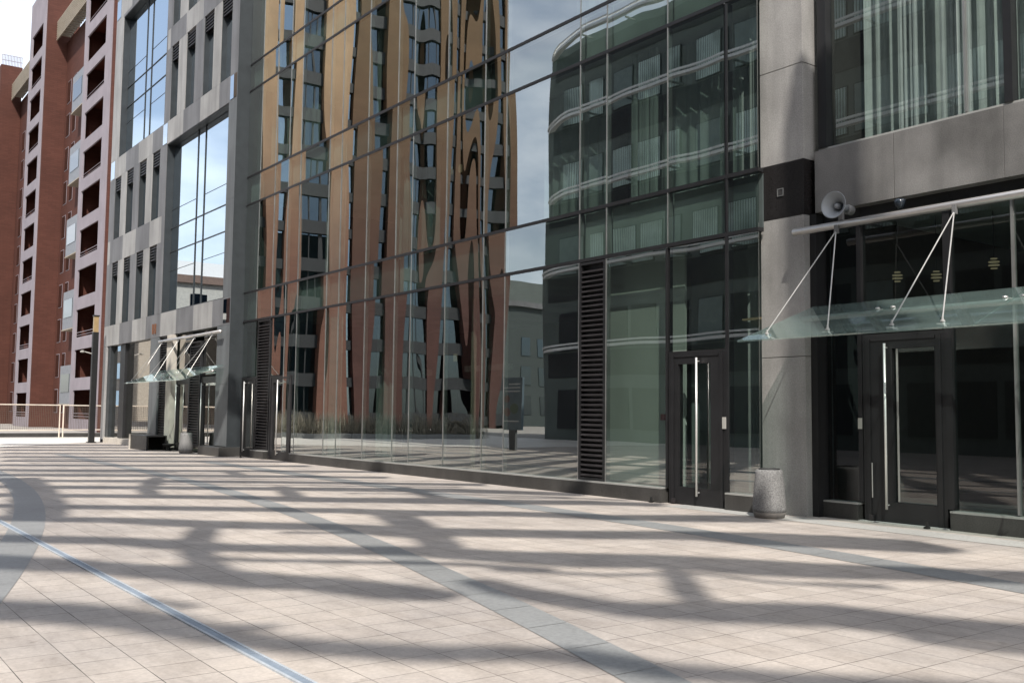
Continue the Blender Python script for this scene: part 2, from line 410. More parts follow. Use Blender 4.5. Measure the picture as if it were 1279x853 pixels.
for y in ED[1:-1]:
    bm = BM(); z0 = 4.45 if y in (29.95, 31.2, 12.38, 11.05) else .27
    box(bm, G-.012, G-.003, y-.008, y+.008, z0, 24.2)
    box(bm, G+.024, G+.10, y-.010, y+.010, z0, 24.2)
    obj('mullion', bm, M['mullion'], mid)
for z in TR:
    bm = BM(); box(bm, G-.016, G+.12, 10.36, 32.33, z-.032, z+.032)
    obj('transom', bm, M['black'], mid)
# ground floor solid pieces
louvre(mid, G-.02, 14.02, 14.77, .27, 4.44)
louvre(mid, G-.02, 29.97, 31.0, .27, 4.44)
door(mid, G, 11.07, 12.36, 2.61, 11.40, 12.14, 11.63, M['clear'])
obj('glass_pane', pane_bm(G+.02, 11.08, 12.35, 2.63, 4.44), M['glass'], mid)
door(mid, G, 28.2, 29.93, 2.62, 28.55, 29.65, 29.1, M['gf_glass'])
door(mid, G, 31.02, 32.30, 2.62, 31.2, 32.05, 31.85, M['gf_glass'])
for (a, b) in ((28.9, 29.93), (31.22, 32.3)): obj('glass_pane', pane_bm(G+.02, a, b, 2.64, 4.44), M['glass_wavy'], mid)
obj('glass_pane', pane_bm(G+.02, 28.02, 28.87, 2.64, 4.44), M['glass_wavy'], mid)
bm = BM(); box(bm, G-.012, G+.13, 11.0, 11.06, .05, 8.4); box(bm, G-.012, G+.13, 12.39, 12.43, .27, 4.44); obj('jamb_post', bm, M['black'], mid)
bm = BM(); box(bm, G-.03, G-.002, 11.05, 11.12, 1.30, 1.49); obj('card_reader', bm, M['white'], mid)
# plinth: dark granite blocks with thin joints and a pale ledge
def plinth(parent, ya, yb, x0, x1, h=.24, step=1.0):
    y = ya
    while y < yb-.01:
        y2 = min(yb, y+step)
        obj('plinth_block', box(BM(), x0, x1, y+.004, y2-.004, .0, h), M['plinth'], parent, bevel=.004)
        y = y2
    obj('plinth_ledge', box(BM(), x0+.004, x1, ya, yb, h+.001, h+.026), M['ledge'], parent)
plinth(mid, 12.45, 28.1, 12.34, 12.62, .24, 1.55)
plinth(mid, 10.42, 11.02, 12.36, 12.62, .25, 2)
plinth(mid, 29.96, 31.05, 12.30, 12.62, .24, 2)
for i in range(len(ED)-1):
    for r in (1, 3, 5):
        z0, z1 = ZS[r]; k = (i*7+r*5) % 5
        obj('spandrel_board', box(BM(), 12.58, 12.61, ED[i+1]+.03, ED[i]-.03, z0+.01, z1-.01), M[('slab_mid', 'slab', 'slab_dark', 'slab_mid', 'slab_dark')[k]], mid)
obj('backing_panel', box(BM(), 12.58, 12.62, 25.24, 25.98, .27, 4.44), M['slab'], mid)
obj('backing_panel', box(BM(), 12.58, 12.62, 25.24, 25.98, 5.5, 8.4), M['slab_mid'], mid)
for (y0, y1, z0, z1, x) in ((10.5, 12.3, 5.5, 8.42, 13.2), (12.4, 13.9, 5.5, 8.42, 13.3), (15.0, 17.1, 5.5, 8.42, 13.4), (12.4, 16.0, 9.46, 12.38, 13.3), (21.3, 23.5, 5.5, 8.42, 13.3), (28.1, 31.9, 9.46, 12.38, 13.1), (24, 25.1, .27, 4.4, 13.6)):
    bm = BM(); pr = None; n = int((y1-y0)/.04)
    for i in range(n+1):
        y = y0+(y1-y0)*i/n; xx = x+.035*math.sin(i*.8)+.02*math.sin(i*.31)
        v = [bm.verts.new((xx+dx, y, z)) for dx in (0, .01) for z in (z0, z1)]
        if pr: bm.faces.new([pr[0], pr[1], v[1], v[0]]); bm.faces.new([pr[2], pr[3], v[3], v[2]])
        pr = v
    obj('sheer_curtain', bm, M['slab_mid'], mid)
for (y, z) in ((22.34, 2.98), (21.9, 2.96), (22.25, 8.0), (21.8, 7.97)):
    obj('ceiling_lamp', box(BM(), 14.18, 14.24, y-.05, y+.05, z-.1, z+.1), M['lamp_warm'], mid)
# floors, back wall, columns behind the glass
for k in range(1, len(TR)-1, 2):
    z0, z1 = TR[k-1], TR[k]
    obj('floor_slab', box(BM(), G+.24, 21, 10.4, 32.3, z0+.08, z1-.08), M['slab'], mid)
obj('ground_slab', box(BM(), G+.16, 21, 10.4, 32.3, .02, .25), M['inner_floor'], mid)
bm = BM(); box(bm, 21.01, 21.2, 10.3, 32.4, 0, 24.2); box(bm, 12.75, 21, 10.2, 10.34, .3, 24.2); box(bm, 12.75, 21, 32.2, 32.29, .26, 24.2); obj('back_wall', bm, M['inner_wall'], mid)
obj('roof', box(BM(), 12.3, 22, 10.2, 32.4, 24.3, 25.2), M['dark_stone'], mid)
for y in (25.6, 21.6, 16.9):
    for k in (0, 2, 4):
        z0 = .26 if k == 0 else TR[k-1]-.07; z1 = TR[k]+.07
        obj('interior_column', tube(BM(), (15.2, y, z0), (15.2, y, z1), .36, 20), M['column_in'], mid, smooth=True)
bm = BM(); box(bm, 12.95, 13.0, 12.46, 14.6, .26, 4.5); obj('partition_wall', bm, M['inner_pale'], mid)
bm = BM(); box(bm, 12.90, 12.949, 12.93, 13.02, 1.42, 1.53); obj('alarm_box', bm, M['red_box'], mid)
bm = BM(); box(bm, 13.9, 14.0, 11.2, 13.2, .26, 4.5); obj('partition_wall', bm, M['slab_mid'], mid)
bm = BM(); box(bm, 13.1, 13.16, 10.45, 11.15, .26, 4.4); obj('partition_wall', bm, M['slab_mid'], mid)
for y in (19.3, 18.85): obj('interior_post', box(BM(), 13.0, 13.08, y-.05, y+.05, .26, 4.2), M['trellis'], mid)
for (y0, y1, z0, z1) in ((23.7, 25.0, 2.55, 2.72), (19.9, 21.9, 2.6, 2.75)):
    obj('light_shelf', box(BM(), 14.5, 14.62, y0, y1, z0, z1), M['column_in'], mid)
for (ya, yb, za, zb) in ((10.6, 11.0, 5.5, 8.4), (11.2, 11.5, 9.5, 12.3), (13.2, 13.9, 5.5, 8.4), (22.1, 22.6, 5.5, 8.4), (24.0, 24.6, 9.5, 12.3), (26.2, 27.2, 5.5, 8.4)):
    bm = BM(); n = max(3, int((yb-ya)/.09))
    for i in range(n):
        y = ya+(yb-ya)*i/n
        tube(bm, (12.95+.03*math.sin(i*2.1), y, za), (12.95+.03*math.sin(i*2.1+.4), y, zb), .05, 6)
    obj('curtain', bm, M['slab_mid'], mid)
for (y, z) in ((11.3, 5.05), (11.0, 3.1)):
    bm = BM()
    for i in range(4): box(bm, 12.9+i*.12, 12.95+i*.12, y-.18, y+.1, z+.02*i, z+.03+.02*i)
    obj('ceiling_lamp', bm, M['lamp_warm'], mid)

# ------------------------------------------------------------------ right hand granite entrance building
rt = thing('granite_entrance_building', 'grey granite building with square column, stone beam and dark glass entrance under the steel tube', 'building', (16, 4, 0))
YB = -14.
def column(y0, y1, xf, parent):
    segs = [(.0, 2.43, 'grey_stone'), (2.44, 4.63, 'grey_stone'), (4.64, 5.51, 'black_stone'), (5.515, 7.04, 'grey_stone'), (7.05, 9.6, 'grey_stone'), (9.61, 12.2, 'grey_stone'), (12.21, 13.1, 'black_stone'), (13.11, 16, 'grey_stone'), (16.01, 25.2, 'grey_stone')]
    for z0, z1, m in segs: obj('column_block', box(BM(), xf, xf+.75, y0, y1, z0, z1), M[m], parent, bevel=.004)
column(9.62, 10.46, 12.62, rt); column(1.7, 2.54, 12.62, rt); column(-6.2, -5.36, 12.62, rt)
for y in (9.62, 1.7):
    obj('jamb_post', box(BM(), 12.755, 13.1, y-.12, y-.004, .0, 4.64), M['black'], rt)
bm = BM()
for (a, b, c, d) in ((10.0, 10.12, 5.10, 5.112), (10.0, 10.12, 4.988, 5.0), (10.0, 10.012, 5.0, 5.10), (10.108, 10.12, 5.0, 5.10)): box(bm, 12.605, 12.619, a, b, c, d)
fl = obj('wall_light', bm, M['mullion'], rt); obj('light_recess', box(BM(), 12.614, 12.619, 10.014, 10.106, 5.002, 5.098), M['bin_dark'], fl)
for bay in ((2.45, 9.51), (-5.45, 1.59)):
    y0, y1 = bay
    mid_y = y1-1.36
    for lev in (4.65, 12.4):
        for (a, b) in ((y0+.002, y0+2.2), (y0+2.208, mid_y-.004-1.6), (mid_y-1.6, mid_y-.004), (mid_y+.004, y1-.002)):
            obj('stone_beam', box(BM(), 12.75, 13.25, a, b, lev, lev+.96), M['beam_stone'], rt, bevel=.004)
    # upper window
    for (z0, z1) in ((5.70, 12.35), (13.45, 24)):
        edges = [y1, y1-2.37, y1-2.98, y1-5.2, y0]
        obj('window_frame', box(BM(), 12.86, 13.1, y0, y1, z0-.075, z0-.03), M['ledge'], rt)
        for (pa, pb) in ((y1-.16, y1-.005), (y1-3.05, y1-2.94), (y0, y0+.2)): obj('window_post', box(BM(), 12.84, 13.0, pa, pb, z0-.03, z1), M['black'], rt)
        bm = BM()
        for e in edges[1:-1]: box(bm, 12.90, 12.95, e-.015, e+.015, z0, z1)
        obj('mullion', bm, M['mullion'], rt)
        for a, b in zip(edges, edges[1:]):
            obj('glass_pane', pane_bm(12.96, b+.02, a-.02, z0, z1, random.uniform(-.001, .001)), M['lit_glass'], rt)
    # ground floor glazing, entrance door, plinth
    bm = BM(); box(bm, 12.92, 13.05, y1-.67, y1-.60, .27, 4.65); box(bm, 12.92, 13.05, y1-2.08, y1-1.98, .27, 4.65); box(bm, 12.92, 13.05, y1-.6, y1, 4.42, 4.65)
    box(bm, 12.93, 13.05, y0, y1-2.08, 4.52, 4.65); box(bm, 12.93, 13.05, y1-1.98, y1-.67, 4.52, 4.65)
    obj('frame_post', bm, M['black'], rt)
    obj('glass_pane', pane_bm(12.98, y1-.60, y1-.03, .27, 4.42), M['dim'], rt)
    obj('glass_pane', pane_bm(12.99, y1-1.98, y1-.67, 2.75, 4.51), M['clear'], rt)
    obj('glass_pane', pane_bm(12.98, y1-2.92, y1-2.08, .27, 4.51), M['clear'], rt)
    obj('glass_pane', pane_bm(12.98, y1-4.9, y1-2.96, .27, 4.51), M['clear'], rt)
    obj('glass_pane', pane_bm(12.98, y0, y1-4.94, .27, 4.51), M['clear'], rt)
    bm = BM(); box(bm, 12.94, 13.02, y1-2.955, y1-2.925, .27, 4.51); box(bm, 12.94, 13.02, y1-4.935, y1-4.905, .27, 4.51); obj('mullion', bm, M['mullion'], rt)
    d = door(rt, 12.93, y1-1.975, y1-.68, 2.73, y1-1.82, y1-1.16, y1-1.10, M['clear'], .2, 2.58)
    obj('inner_bar', box(BM(), 12.975, 12.979, y1-1.23, y1-1.20, .31, 2.5), M['rod'], d)
    bm = BM(); tube(bm, (12.89, y1-.84, .35), (12.89, y1-.84, .85), .008, 8); obj('floor_bolt', bm, M['rod'], d)
    bm = BM(); box(bm, 12.90, 12.919, y1-.665, y1-.605, 1.34, 1.50); obj('card_reader', bm, M['white'], rt)
    plinth(rt, y1-.62, y1-.0, 12.86, 13.1, .23, 3); plinth(rt, y0, y1-2.05, 12.85, 13.1, .23, 2.6)
    obj('door_threshold', box(BM(), 12.84, 13.1, y1-2.04, y1-.63, 0, .012), M['apron'], rt)
for z0, z1 in ((4.72, 5.55), (12.45, 13.3)): obj('floor_slab', box(BM(), 13.3, 21, YB, 9.5, z0, z1), M['slab'], rt)
obj('ground_slab', box(BM(), 13.12, 21, YB, 9.5, .0, .2), M['inner_floor'], rt)
bm = BM(); box(bm, 19.5, 19.7, YB, 9.6, .2, 24.2); box(bm, 13.3, 19.5, 9.54, 9.7, .2, 24.2); obj('back_wall', bm, M['inner_dark'], rt)
bm = BM(); box(bm, 16.2, 16.35, YB, 9.5, 5.6, 12.4); obj('inner_screen', bm, M['inner_wall'], rt)
obj('roof', box(BM(), 12.6, 22, YB, 10.2, 24.3, 25.2), M['dark_stone'], rt)
bm = BM(); box(bm, 15.5, 15.7, 7.0, 7.3, .2, 4.6); box(bm, 15.3, 15.42, 4.9, 5.1, .2, 4.6); obj('timber_post', bm, M['wood'], rt)
bm = BM(); pr = None
for i in range(160):
    y = 4.0+5.4*i/159; x = 13.95+.05*math.sin(i*.9)+.03*math.sin(i*.37)
    v = [bm.verts.new((x+dx, y, z)) for dx in (0, .01) for z in (5.6, 12.3)]
    if pr: bm.faces.new([pr[0], pr[1], v[1], v[0]]); bm.faces.new([pr[2], pr[3], v[3], v[2]])
    pr = v
obj('sheer_curtain', bm, M['sheer'], rt)
for (ya, yb, x) in ((8.2, 8.5, 13.5), (7.2, 7.66, 13.2), (6.66, 6.95, 13.2), (4.2, 4.9, 13.4)):
    bm = BM(); n = max(3, int((yb-ya)/.075))
    for i in range(n):
        y = ya+(yb-ya)*(i+.5)/n
        tube(bm, (x+.04*math.sin(i*1.9), y, 5.62), (x+.04*math.sin(i*1.9+.3), y, 12.3), random.uniform(.022, .042), 7)
    obj('curtain', bm, M['curtain'], rt)
for (x, y, z) in ((14.6, 9.30, 3.72), (14.6, 8.62, 3.66), (14.9, 7.85, 3.80), (15.6, 6.1, 3.75)):
    bm = BM()
    for k in range(4): lathe(bm, (x, y, z+.05*k), (0, 0, 1), [(0, .05+.03*(1.5-abs(k-1.5))), (.014, .05+.03*(1.5-abs(k-1.5)))], 16)
    l = obj('pendant_lamp', bm, M['lamp_warm'], rt); obj('lamp_cord', tube(BM(), (x, y, z+.19), (x, y, 4.7), .008, 6), M['black'], l)

# ------------------------------------------------------------------ glass canopies
def canopy(label, y0, y1, xo, zo, xi, zi, apexes, xt, zt, skew=0.):
    t = thing('glass_canopy', label, 'canopy', ((xo+xi)/2, (y0+y1)/2, zo), 'glass canopies over the entrances')
    nrm = Vector((-(zi-zo), 0, xi-xo)).normalized()*.022
    n = max(2, round((y1-y0)/1.75)); st = (y1-y0)/n
    for i in range(n):
        a, b = y0+i*st+.006, y0+(i+1)*st-.006
        sa = 0; sb = skew if i == n-1 else 0
        p = [Vector((xo, a, zo)), Vector((xo, b, zo)), Vector((xi, b-sb, zi)), Vector((xi, a, zi))]
        obj('glass_sheet', hexa(BM(), [tuple(q) for q in p]+[tuple(q+nrm) for q in p]), M['canopy_glass'], t)
    def on(x): return zo+(x-xo)/(xi-xo)*(zi-zo)
    bm = BM(); tube(bm, (xt, y0, zt), (xt, y1-.18, zt), .055, 18)
    obj('suspension_tube', bm, M['steel'], t, smooth=True)
    xb = xi-.35
    bm = BM(); tube(bm, (xb, y0, on(xb)-.055), (xb, y1-.35, on(xb)-.055), .042, 16)
    obj('glass_bearer_tube', bm, M['steel'], t, smooth=True)
    bm = BM()
    for i in range(n+1):
        y = y0+i*st
        for s in (-.12, .12):
            if y0 <= y+s <= y1-.3: tube(bm, (xb, y, on(xb)-.05), (xb-.08, y+s, on(xb-.08)+.03), .012, 6); lathe(bm, (xb-.08, y+s, on(xb-.08)+.024), (0, 0, 1), [(0, .035), (.02, .03)], 12)
    obj('spider_clamp', bm, M['steel'], t)
    for ya, fs in apexes:
        bm = BM(); box(bm, xt-.075, xt-.02, ya-.025, ya+.025, zt-.13, zt-.01); obj('rod_bracket', bm, M['speaker_dark'], t)
        for yf in fs:
            x = xo+.2; z = on(x)+.03
            r = obj('tension_rod', tube(BM(), (xt-.06, ya, zt-.10), (x, yf, z+.03), .009, 8), M['rod'], t)
            bm = BM(); lathe(bm, (x, yf, z-.01), (0, 0, 1), [(0, .03), (.02, .03), (.03, .015), (.07, .012)], 12); tube(bm, (x-.05, yf-.05, z-.035), (x+.05, yf+.05, z-.035), .008, 6); tube(bm, (x-.05, yf+.05, z-.035), (x+.05, yf-.05, z-.035), .008, 6)
            obj('rod_fixing', bm, M['rod'], r)
    return t
canopy('large glass canopy on steel rods over the dark entrance beside the granite column', 2.6, 9.74, 11.2, 2.58, 12.62, 3.16,
       [(8.77, (9.35, 8.32)), (6.96, (7.35, 6.66)), (5.1, (5.6, 4.85)), (3.3, (3.8, 3.0))], 12.3, 4.30, .28)
canopy('far glass canopy on pale steel rods under the striped stone block', 32.7, 39.6, 10.62, 2.5, 11.95, 3.02,
       [(39.0, (39.4, 38.6)), (37.0, (37.6, 36.6)), (35.2, (35.7, 34.8)), (33.4, (34.0, 33.0))], 11.82, 4.16, .2)

# ------------------------------------------------------------------ loudspeaker and dome camera by the tube
t = thing('horn_loudspeaker', 'grey horn loudspeaker mounted on the steel tube above the glass canopy', 'loudspeaker', (12.25, 8.72, 4.36))
bm = BM(); A = (-1, -.09, .03)
prof = [(-.30, .052), (-.18, .055), (-.12, .07), (-.06, .10), (.0, .15), (.04, .19), (.052, .198), (.056, .192), (.04, .178), (0, .143), (-.06, .092), (-.12, .06), (-.16, .045)]
lathe(bm, (12.16, 8.72, 4.56), A, prof, 36); obj('horn', bm, M['speaker'], t, smooth=True)
bm = BM(); lathe(bm, (12.16, 8.72, 4.56), A, [(-.15, .05), (-.03, .036), (-.01, .02), (-.005, .01)], 20); obj('horn_core', bm, M['speaker'], t, smooth=True)
bm = BM(); lathe(bm, (12.16, 8.72, 4.56), A, [(-.45, .06), (-.44, .07), (-.34, .075), (-.31, .06)], 22); obj('driver', bm, M['speaker_dark'], t, smooth=True)
bm = BM(); box(bm, 12.27, 12.33, 8.69, 8.75, 4.36, 4.50); obj('mounting_bracket', bm, M['speaker_dark'], t)
bm = BM(); lathe(bm, (12.68, 8.02, 4.60), (0, 0, -1), [(0, .075), (.05, .075), (.09, .065), (.13, .04), (.145, .01)], 20)
tag(obj('dome_camera', bm, plain('dome_blue', (.016, .022, .03), .2, 0, .1), smooth=True), 'small dark blue dome camera under the stone beam beside the loudspeaker', 'security camera')

# ------------------------------------------------------------------ grey stone block (left)
X = 12.0
lb = thing('stone_office_building', 'striped light and dark grey stone office block with tall sky-reflecting windows', 'building', (16, 40, 0))
cut = [48.1, 45.95, 43.95, 41.95, 40.0, 38.05, 36.1, 34.1, 32.35]
tones = ['light_stone', 'dark_stone', 'light_stone', 'dark_stone', 'light_stone', 'dark_stone', 'light_stone', 'dark_stone']
def clad(y0, y1, z0, z1, m, d=.5, nm='stone_panel'): obj(nm, box(BM(), X, X+d, y0+.003, y1-.003, z0+.003, z1-.003), M[m], lb)
def bandrow(z0, z1, ya, yb, flip=False):
    for i in range(8):
        a, b = max(ya, cut[i+1]), min(yb, cut[i])
        if b-a > .05: clad(a, b, z0, z1, tones[(i+1) % 8 if flip else i])
    if yb > 48.1: clad(48.1, 48.5, z0, z1, 'light_stone')
BL, BR, BMI = 48.5, 32.35, 40.1
slR = [(38.88, 39.78), (36.9, 37.92), (34.9, 35.94), (33.06, 34.1)]
slL = [(46.62, 47.62), (44.65, 45.7), (42.72, 43.75), (40.85, 41.86)]
def slits(sl, ya, yb, z0, z1):
    ys = sorted(sl); prev = ya; k = 0
    ton = ['dark_stone', 'light_stone', 'dark_stone', 'light_stone', 'dark_stone']
    for (a, b) in ys+[(yb, yb)]:
        if a-prev > .03: clad(prev, a, z0, z1, ton[k])
        k += 1; prev = b
    for (a, b) in sl:
        f = obj('slit_window', box(box(box(BM(), X+.02, X+.5, a, a+.02, z0, z1), X+.02, X+.5, b-.02, b, z0, z1), X+.02, X+.5, a+.02, b-.02, z0, z0+.02), M['reveal'], lb)
        obj('pane', pane_bm(X+.21, a+.02, b-.02, z0+.02, z1-.62), M['office_glass'], f)
        bm = BM()
        for i in range(5): hexa(bm, [(X+.04, a+.02, z1-.60+.12*i), (X+.14, a+.02, z1-.55+.12*i), (X+.14, b-.02, z1-.55+.12*i), (X+.04, b-.02, z1-.60+.12*i), (X+.04, a+.02, z1-.56+.12*i), (X+.14, a+.02, z1-.51+.12*i), (X+.14, b-.02, z1-.51+.12*i), (X+.04, b-.02, z1-.56+.12*i)])
        box(bm, X+.18, X+.24, a+.02, b-.02, z1-.62, z1)
        obj('vent_louvre', bm, M['louvre'], f)
def bigwin(ya, yb, z0, z1):
    f = obj('window', box(box(box(box(BM(), X+.02, X+.5, ya, ya+.03, z0, z1), X+.02, X+.5, yb-.03, yb, z0, z1), X+.02, X+.5, ya+.03, yb-.03, z1-.03, z1), X+.02, X+.5, ya+.03, yb-.03, z0, z0+.03), M['reveal'], lb)
    w = yb-ya; m1, m2 = ya+w*.45, ya+w*.57; h = z1-z0
    cols = [(ya+.03, m1), (m1, m2), (m2, yb-.03)]; rows = [z0+.03, z0+h*.36, z0+h*.50, z1-.03]
    xg = X+.30
    for (a, b) in cols:
        for r0, r1 in zip(rows, rows[1:]):
            obj('pane', pane_bm(xg, a+.02, b-.02, r0+.02, r1-.02, random.uniform(-.0012, .0012), .02, random.uniform(-.0006, .0006)), M['office_glass'], f)
    bm = BM()
    for y in (m1, m2): box(bm, xg-.03, xg+.05, y-.016, y+.016, z0+.03, z1-.03)
    for z in rows[1:-1]: box(bm, xg-.027, xg+.047, ya+.03, yb-.03, z-.016, z+.016)
    for z in (rows[1]-.75, rows[2]+.75): box(bm, xg-.012, xg+.03, ya+.03, m1-.022, z-.008, z+.008); box(bm, xg-.012, xg+.03, m2+.022, yb-.03, z-.008, z+.008)
    obj('glazing_bars', bm, M['reveal'], f)
rowsR = []
bandrow(4.40, 5.33, BR, BL)
for k in range(2):
    o = 7.77*2*k
    # right half: big window then slits;  left half: slits then big window
    bigwin(33.12, 39.98, 5.33+o, 12.15+o); clad(BR, 33.12, 5.33+o, 8.7+o, 'pier_stone'); clad(BR, 33.12, 8.7+o, 12.15+o, 'pier_stone'); clad(39.98, 40.35, 5.33+o, 12.15+o, 'dark_stone')
    slits(slL, 40.35, BL, 5.33+o, 8.22+o); bandrow(8.22+o, 9.3+o, 40.35, BL, True); slits(slL, 40.35, BL, 9.3+o, 12.15+o)
    bandrow(12.15+o, 13.08+o, BR, BL)
    slits(slR, BR, 40.35, 13.08+o, 16.1+o); bandrow(16.1+o, 16.95+o, BR, 40.35, True); slits(slR, BR, 40.35, 16.95+o, 19.85+o)
    bigwin(40.5, 47.25, 13.08+o, 19.72+o); clad(47.25, BL, 13.08+o, 16.4+o, 'light_stone'); clad(47.25, BL, 16.4+o, 19.85+o, 'light_stone'); clad(40.35, 40.5, 13.08+o, 19.85+o, 'dark_stone')
    clad(40.5, 47.25, 19.72+o, 19.85+o, 'dark_stone')
    bandrow(19.85+o, 20.86+o, BR, BL)
for (a, b, z0, z1) in ((39.95, 40.5, 12.2, 13.03), (47.75, 48.4, 12.2, 13.03), (47.75, 48.4, 19.9, 20.8), (32.38, 33.0, 12.2, 13.03), (39.95, 40.5, 19.9, 20.8), (32.38, 33.0, 4.47, 5.28)):
    obj('corner_panel', box(BM(), X-.014, X-.002, a, b, z0, z1), M['mirror_panel'], lb)
# body behind the cladding, flank wall and floors
bm = BM(); box(bm, X+.52, 22, BR+.05, BL-.05, 4.45, 36.3); box(bm, 14.2, 22, BR+.05, BL-.05, 0, 4.44); obj('core_wall', bm, M['inner_dark'], lb)
bm = BM(); box(bm, X+.001, G+.16, BR-.012, BR+.045, .3, 36.3); obj('flank_wall', bm, M['reveal'], lb)
bm = BM(); box(bm, X+.001, 22, BL-.045, BL+.012, .0, 36.3); obj('flank_wall', bm, M['dark_stone'], lb)
obj('roof', box(BM(), X-.1, 22.2, BR-.02, BL+.1, 36.4, 37.0), M['dark_stone'], lb)
# ground floor
for (a, b, m, z0) in ((47.9, 48.5, 'light_stone', .15), (40.1, 41.2, 'pier_stone', .15), (32.35, 33.55, 'pier_stone', .32)):
    clad(a, b, z0, 2.4, m, .6, 'pier_block'); clad(a, b, 2.4, 4.395, m, .6, 'pier_block')
obj('pier_base', box(BM(), X-.32, X+.4, 32.15, 34.2, 0, .30), M['plinth'], lb, bevel=.01)
gx = X+.2
obj('gf_reveal', box(BM(), X+.05, gx+.1, 47.4, 47.89, .15, 4.39), M['reveal'], lb).name = 'window_reveal'
for (a, b) in ((46.0, 47.38), (41.22, 45.2)):
    obj('glass_pane', pane_bm(gx, a, b, .26, 4.38, random.uniform(-.002, .002)), M['gf_glass'], lb)
obj('window_post', box(BM(), gx-.1, gx+.1, 45.22, 45.98, .26, 4.39), M['black'], lb)
obj('window_sill', box(BM(), X-.02, gx+.1, 41.2, 47.9, 0, .25), M['pale_wall'], lb)
louvre(lb, gx-.15, 38.9, 40.08, .2, 4.38); louvre(lb, gx-.15, 35.3, 36.45, .2, 4.0)
obj('white_post', box(BM(), gx-.3, gx-.1, 38.1, 38.72, .1, 4.38), M['pale_wall'], lb).name = 'door_post'
for (a, b) in ((36.5, 38.05), (33.6, 35.25)):
    door(lb, gx-.1, a, b, 2.7, a+.12, b-.12, b-.25, M['gf_glass'])
    obj('glass_pane', pane_bm(gx-.05, a, b, 2.75, 4.35, random.uniform(-.003, .003)), M['gf_glass'], lb)
bm = BM(); box(bm, gx+1.5, gx+1.7, 33.4, 48.3, .0, 4.38); obj('lobby_wall', bm, M['inner_wall'], lb)
bm = BM()
for y in (40.55, 40.85): lathe(bm, (X-.012, y, 4.8), (1, 0, 0), [(-.015, .05), (.01, .05)], 12); tube(bm, (X-.02, y, 4.55), (X-.02, y, 4.95), .045, 8)
obj('wall_lamp', bm, M['wood'], lb)

# ------------------------------------------------------------------ street furniture
def litter_bin(loc, label):
    t = thing('litter_bin', label, 'litter bin', loc, 'concrete litter bins')
    x, y, _ = loc
    bm = BM(); lathe(bm, (x, y, 0), (0, 0, 1), [(.085, .225), (.095, .243), (.14, .248), (.42, .228), (.64, .205), (.70, .196), (.715, .18), (.715, .15), (.60, .145)], 40)
    obj('body', bm, M['concrete'], t, smooth=True)
    bm = BM(); lathe(bm, (x, y, 0), (0, 0, 1), [(.0, .205), (.0, .215), (.085, .243), (.088, .243)], 40); obj('foot', bm, M['concrete_rim'], t, smooth=True)
    bm = BM(); lathe(bm, (x, y, 0), (0, 0, 1), [(.55, .14), (.728, .158), (.733, .158), (.728, .145), (.56, .13)], 32); obj('liner', bm, M['bin_dark'], t, smooth=True)
    return t
b0 = litter_bin((12.02, 9.84, 0), 'grey pebbled concrete litter bin standing in front of the granite column')
dup(b0, (11.62, 35.25, 0), 'concrete litter bin under the far glass canopy')
t = thing('planter_box', 'low black box bench with pale open end against the striped stone block', 'bench', (11.5, 39.6, 0))
bm = BM(); box(bm, 11.05, 11.10, 38.0, 40.1, .0, .55); box(bm, 11.75, 11.8, 38.0, 40.1, 0, .55); box(bm, 11.10, 11.75, 38.0, 40.1, .5, .55); obj('side_panel', bm, M['post'], t, bevel=.006)
bm = BM(); box(bm, 11.0, 11.85, 40.1, 40.14, 0, .57); obj('end_panel', bm, M['pale_wall'], t)
t = thing('ash_bowl', 'small black round bowl on a foot beside the black box bench', 'ashtray', (11.7, 38.0, 0))
bm = BM(); lathe(bm, (11.75, 37.6, 0), (0, 0, 1), [(0, .12), (.03, .12), (.05, .05), (.14, .06), (.22, .24), (.26, .25), (.26, .22), (.2, .1)], 24); obj('bowl', bm, M['post'], t, smooth=True)
for (x, y, lab) in ((12.28, 12.62, 'little black door stop on the plinth corner left of the narrow glass door'), (12.72, 7.72, 'little black door stop on the paving before the dark entrance door'), (12.1, 31.3, 'small pale door stop before the far louvre panel')):
    bm = BM(); box(bm, x-.035, x+.035, y-.03, y+.03, .005, .03); tube(bm, (x, y, .03), (x, y, .10), .022, 10)
    tag(obj('door_stop', bm, M['post'], smooth=False), lab, 'door stop')
# lamp post
t = thing('lamp_post', 'black square lamp post with amber lantern top before the red apartment block', 'lamp post', (11.4, 47.6, 0))
bm = BM(); box(bm, 11.28, 11.52, 47.48, 47.72, 0, 5.0); obj('post', bm, M['post'], t, bevel=.01)
bm = BM(); box(bm, 11.22, 11.58, 47.42, 47.78, 0.0, .05); obj('base_plate', bm, M['post'], t)
bm = BM(); box(bm, 11.30, 11.50, 47.50, 47.70, 5.0, 5.72); obj('lantern', bm, M['amber'], t)
bm = BM(); box(bm, 11.27, 11.53, 47.47, 47.73, 5.721, 5.77); obj('cap', bm, M['post'], t)
bm = BM(); tube(bm, (11.27, 47.6, 4.02), (11.0, 47.7, 4.1), .022, 8); lathe(bm, (10.9, 47.72, 4.06), (0, 0, 1), [(0, .03), (.02, .10), (.07, .10), (.1, .03)], 16); obj('camera_arm', bm, M['white'], t)
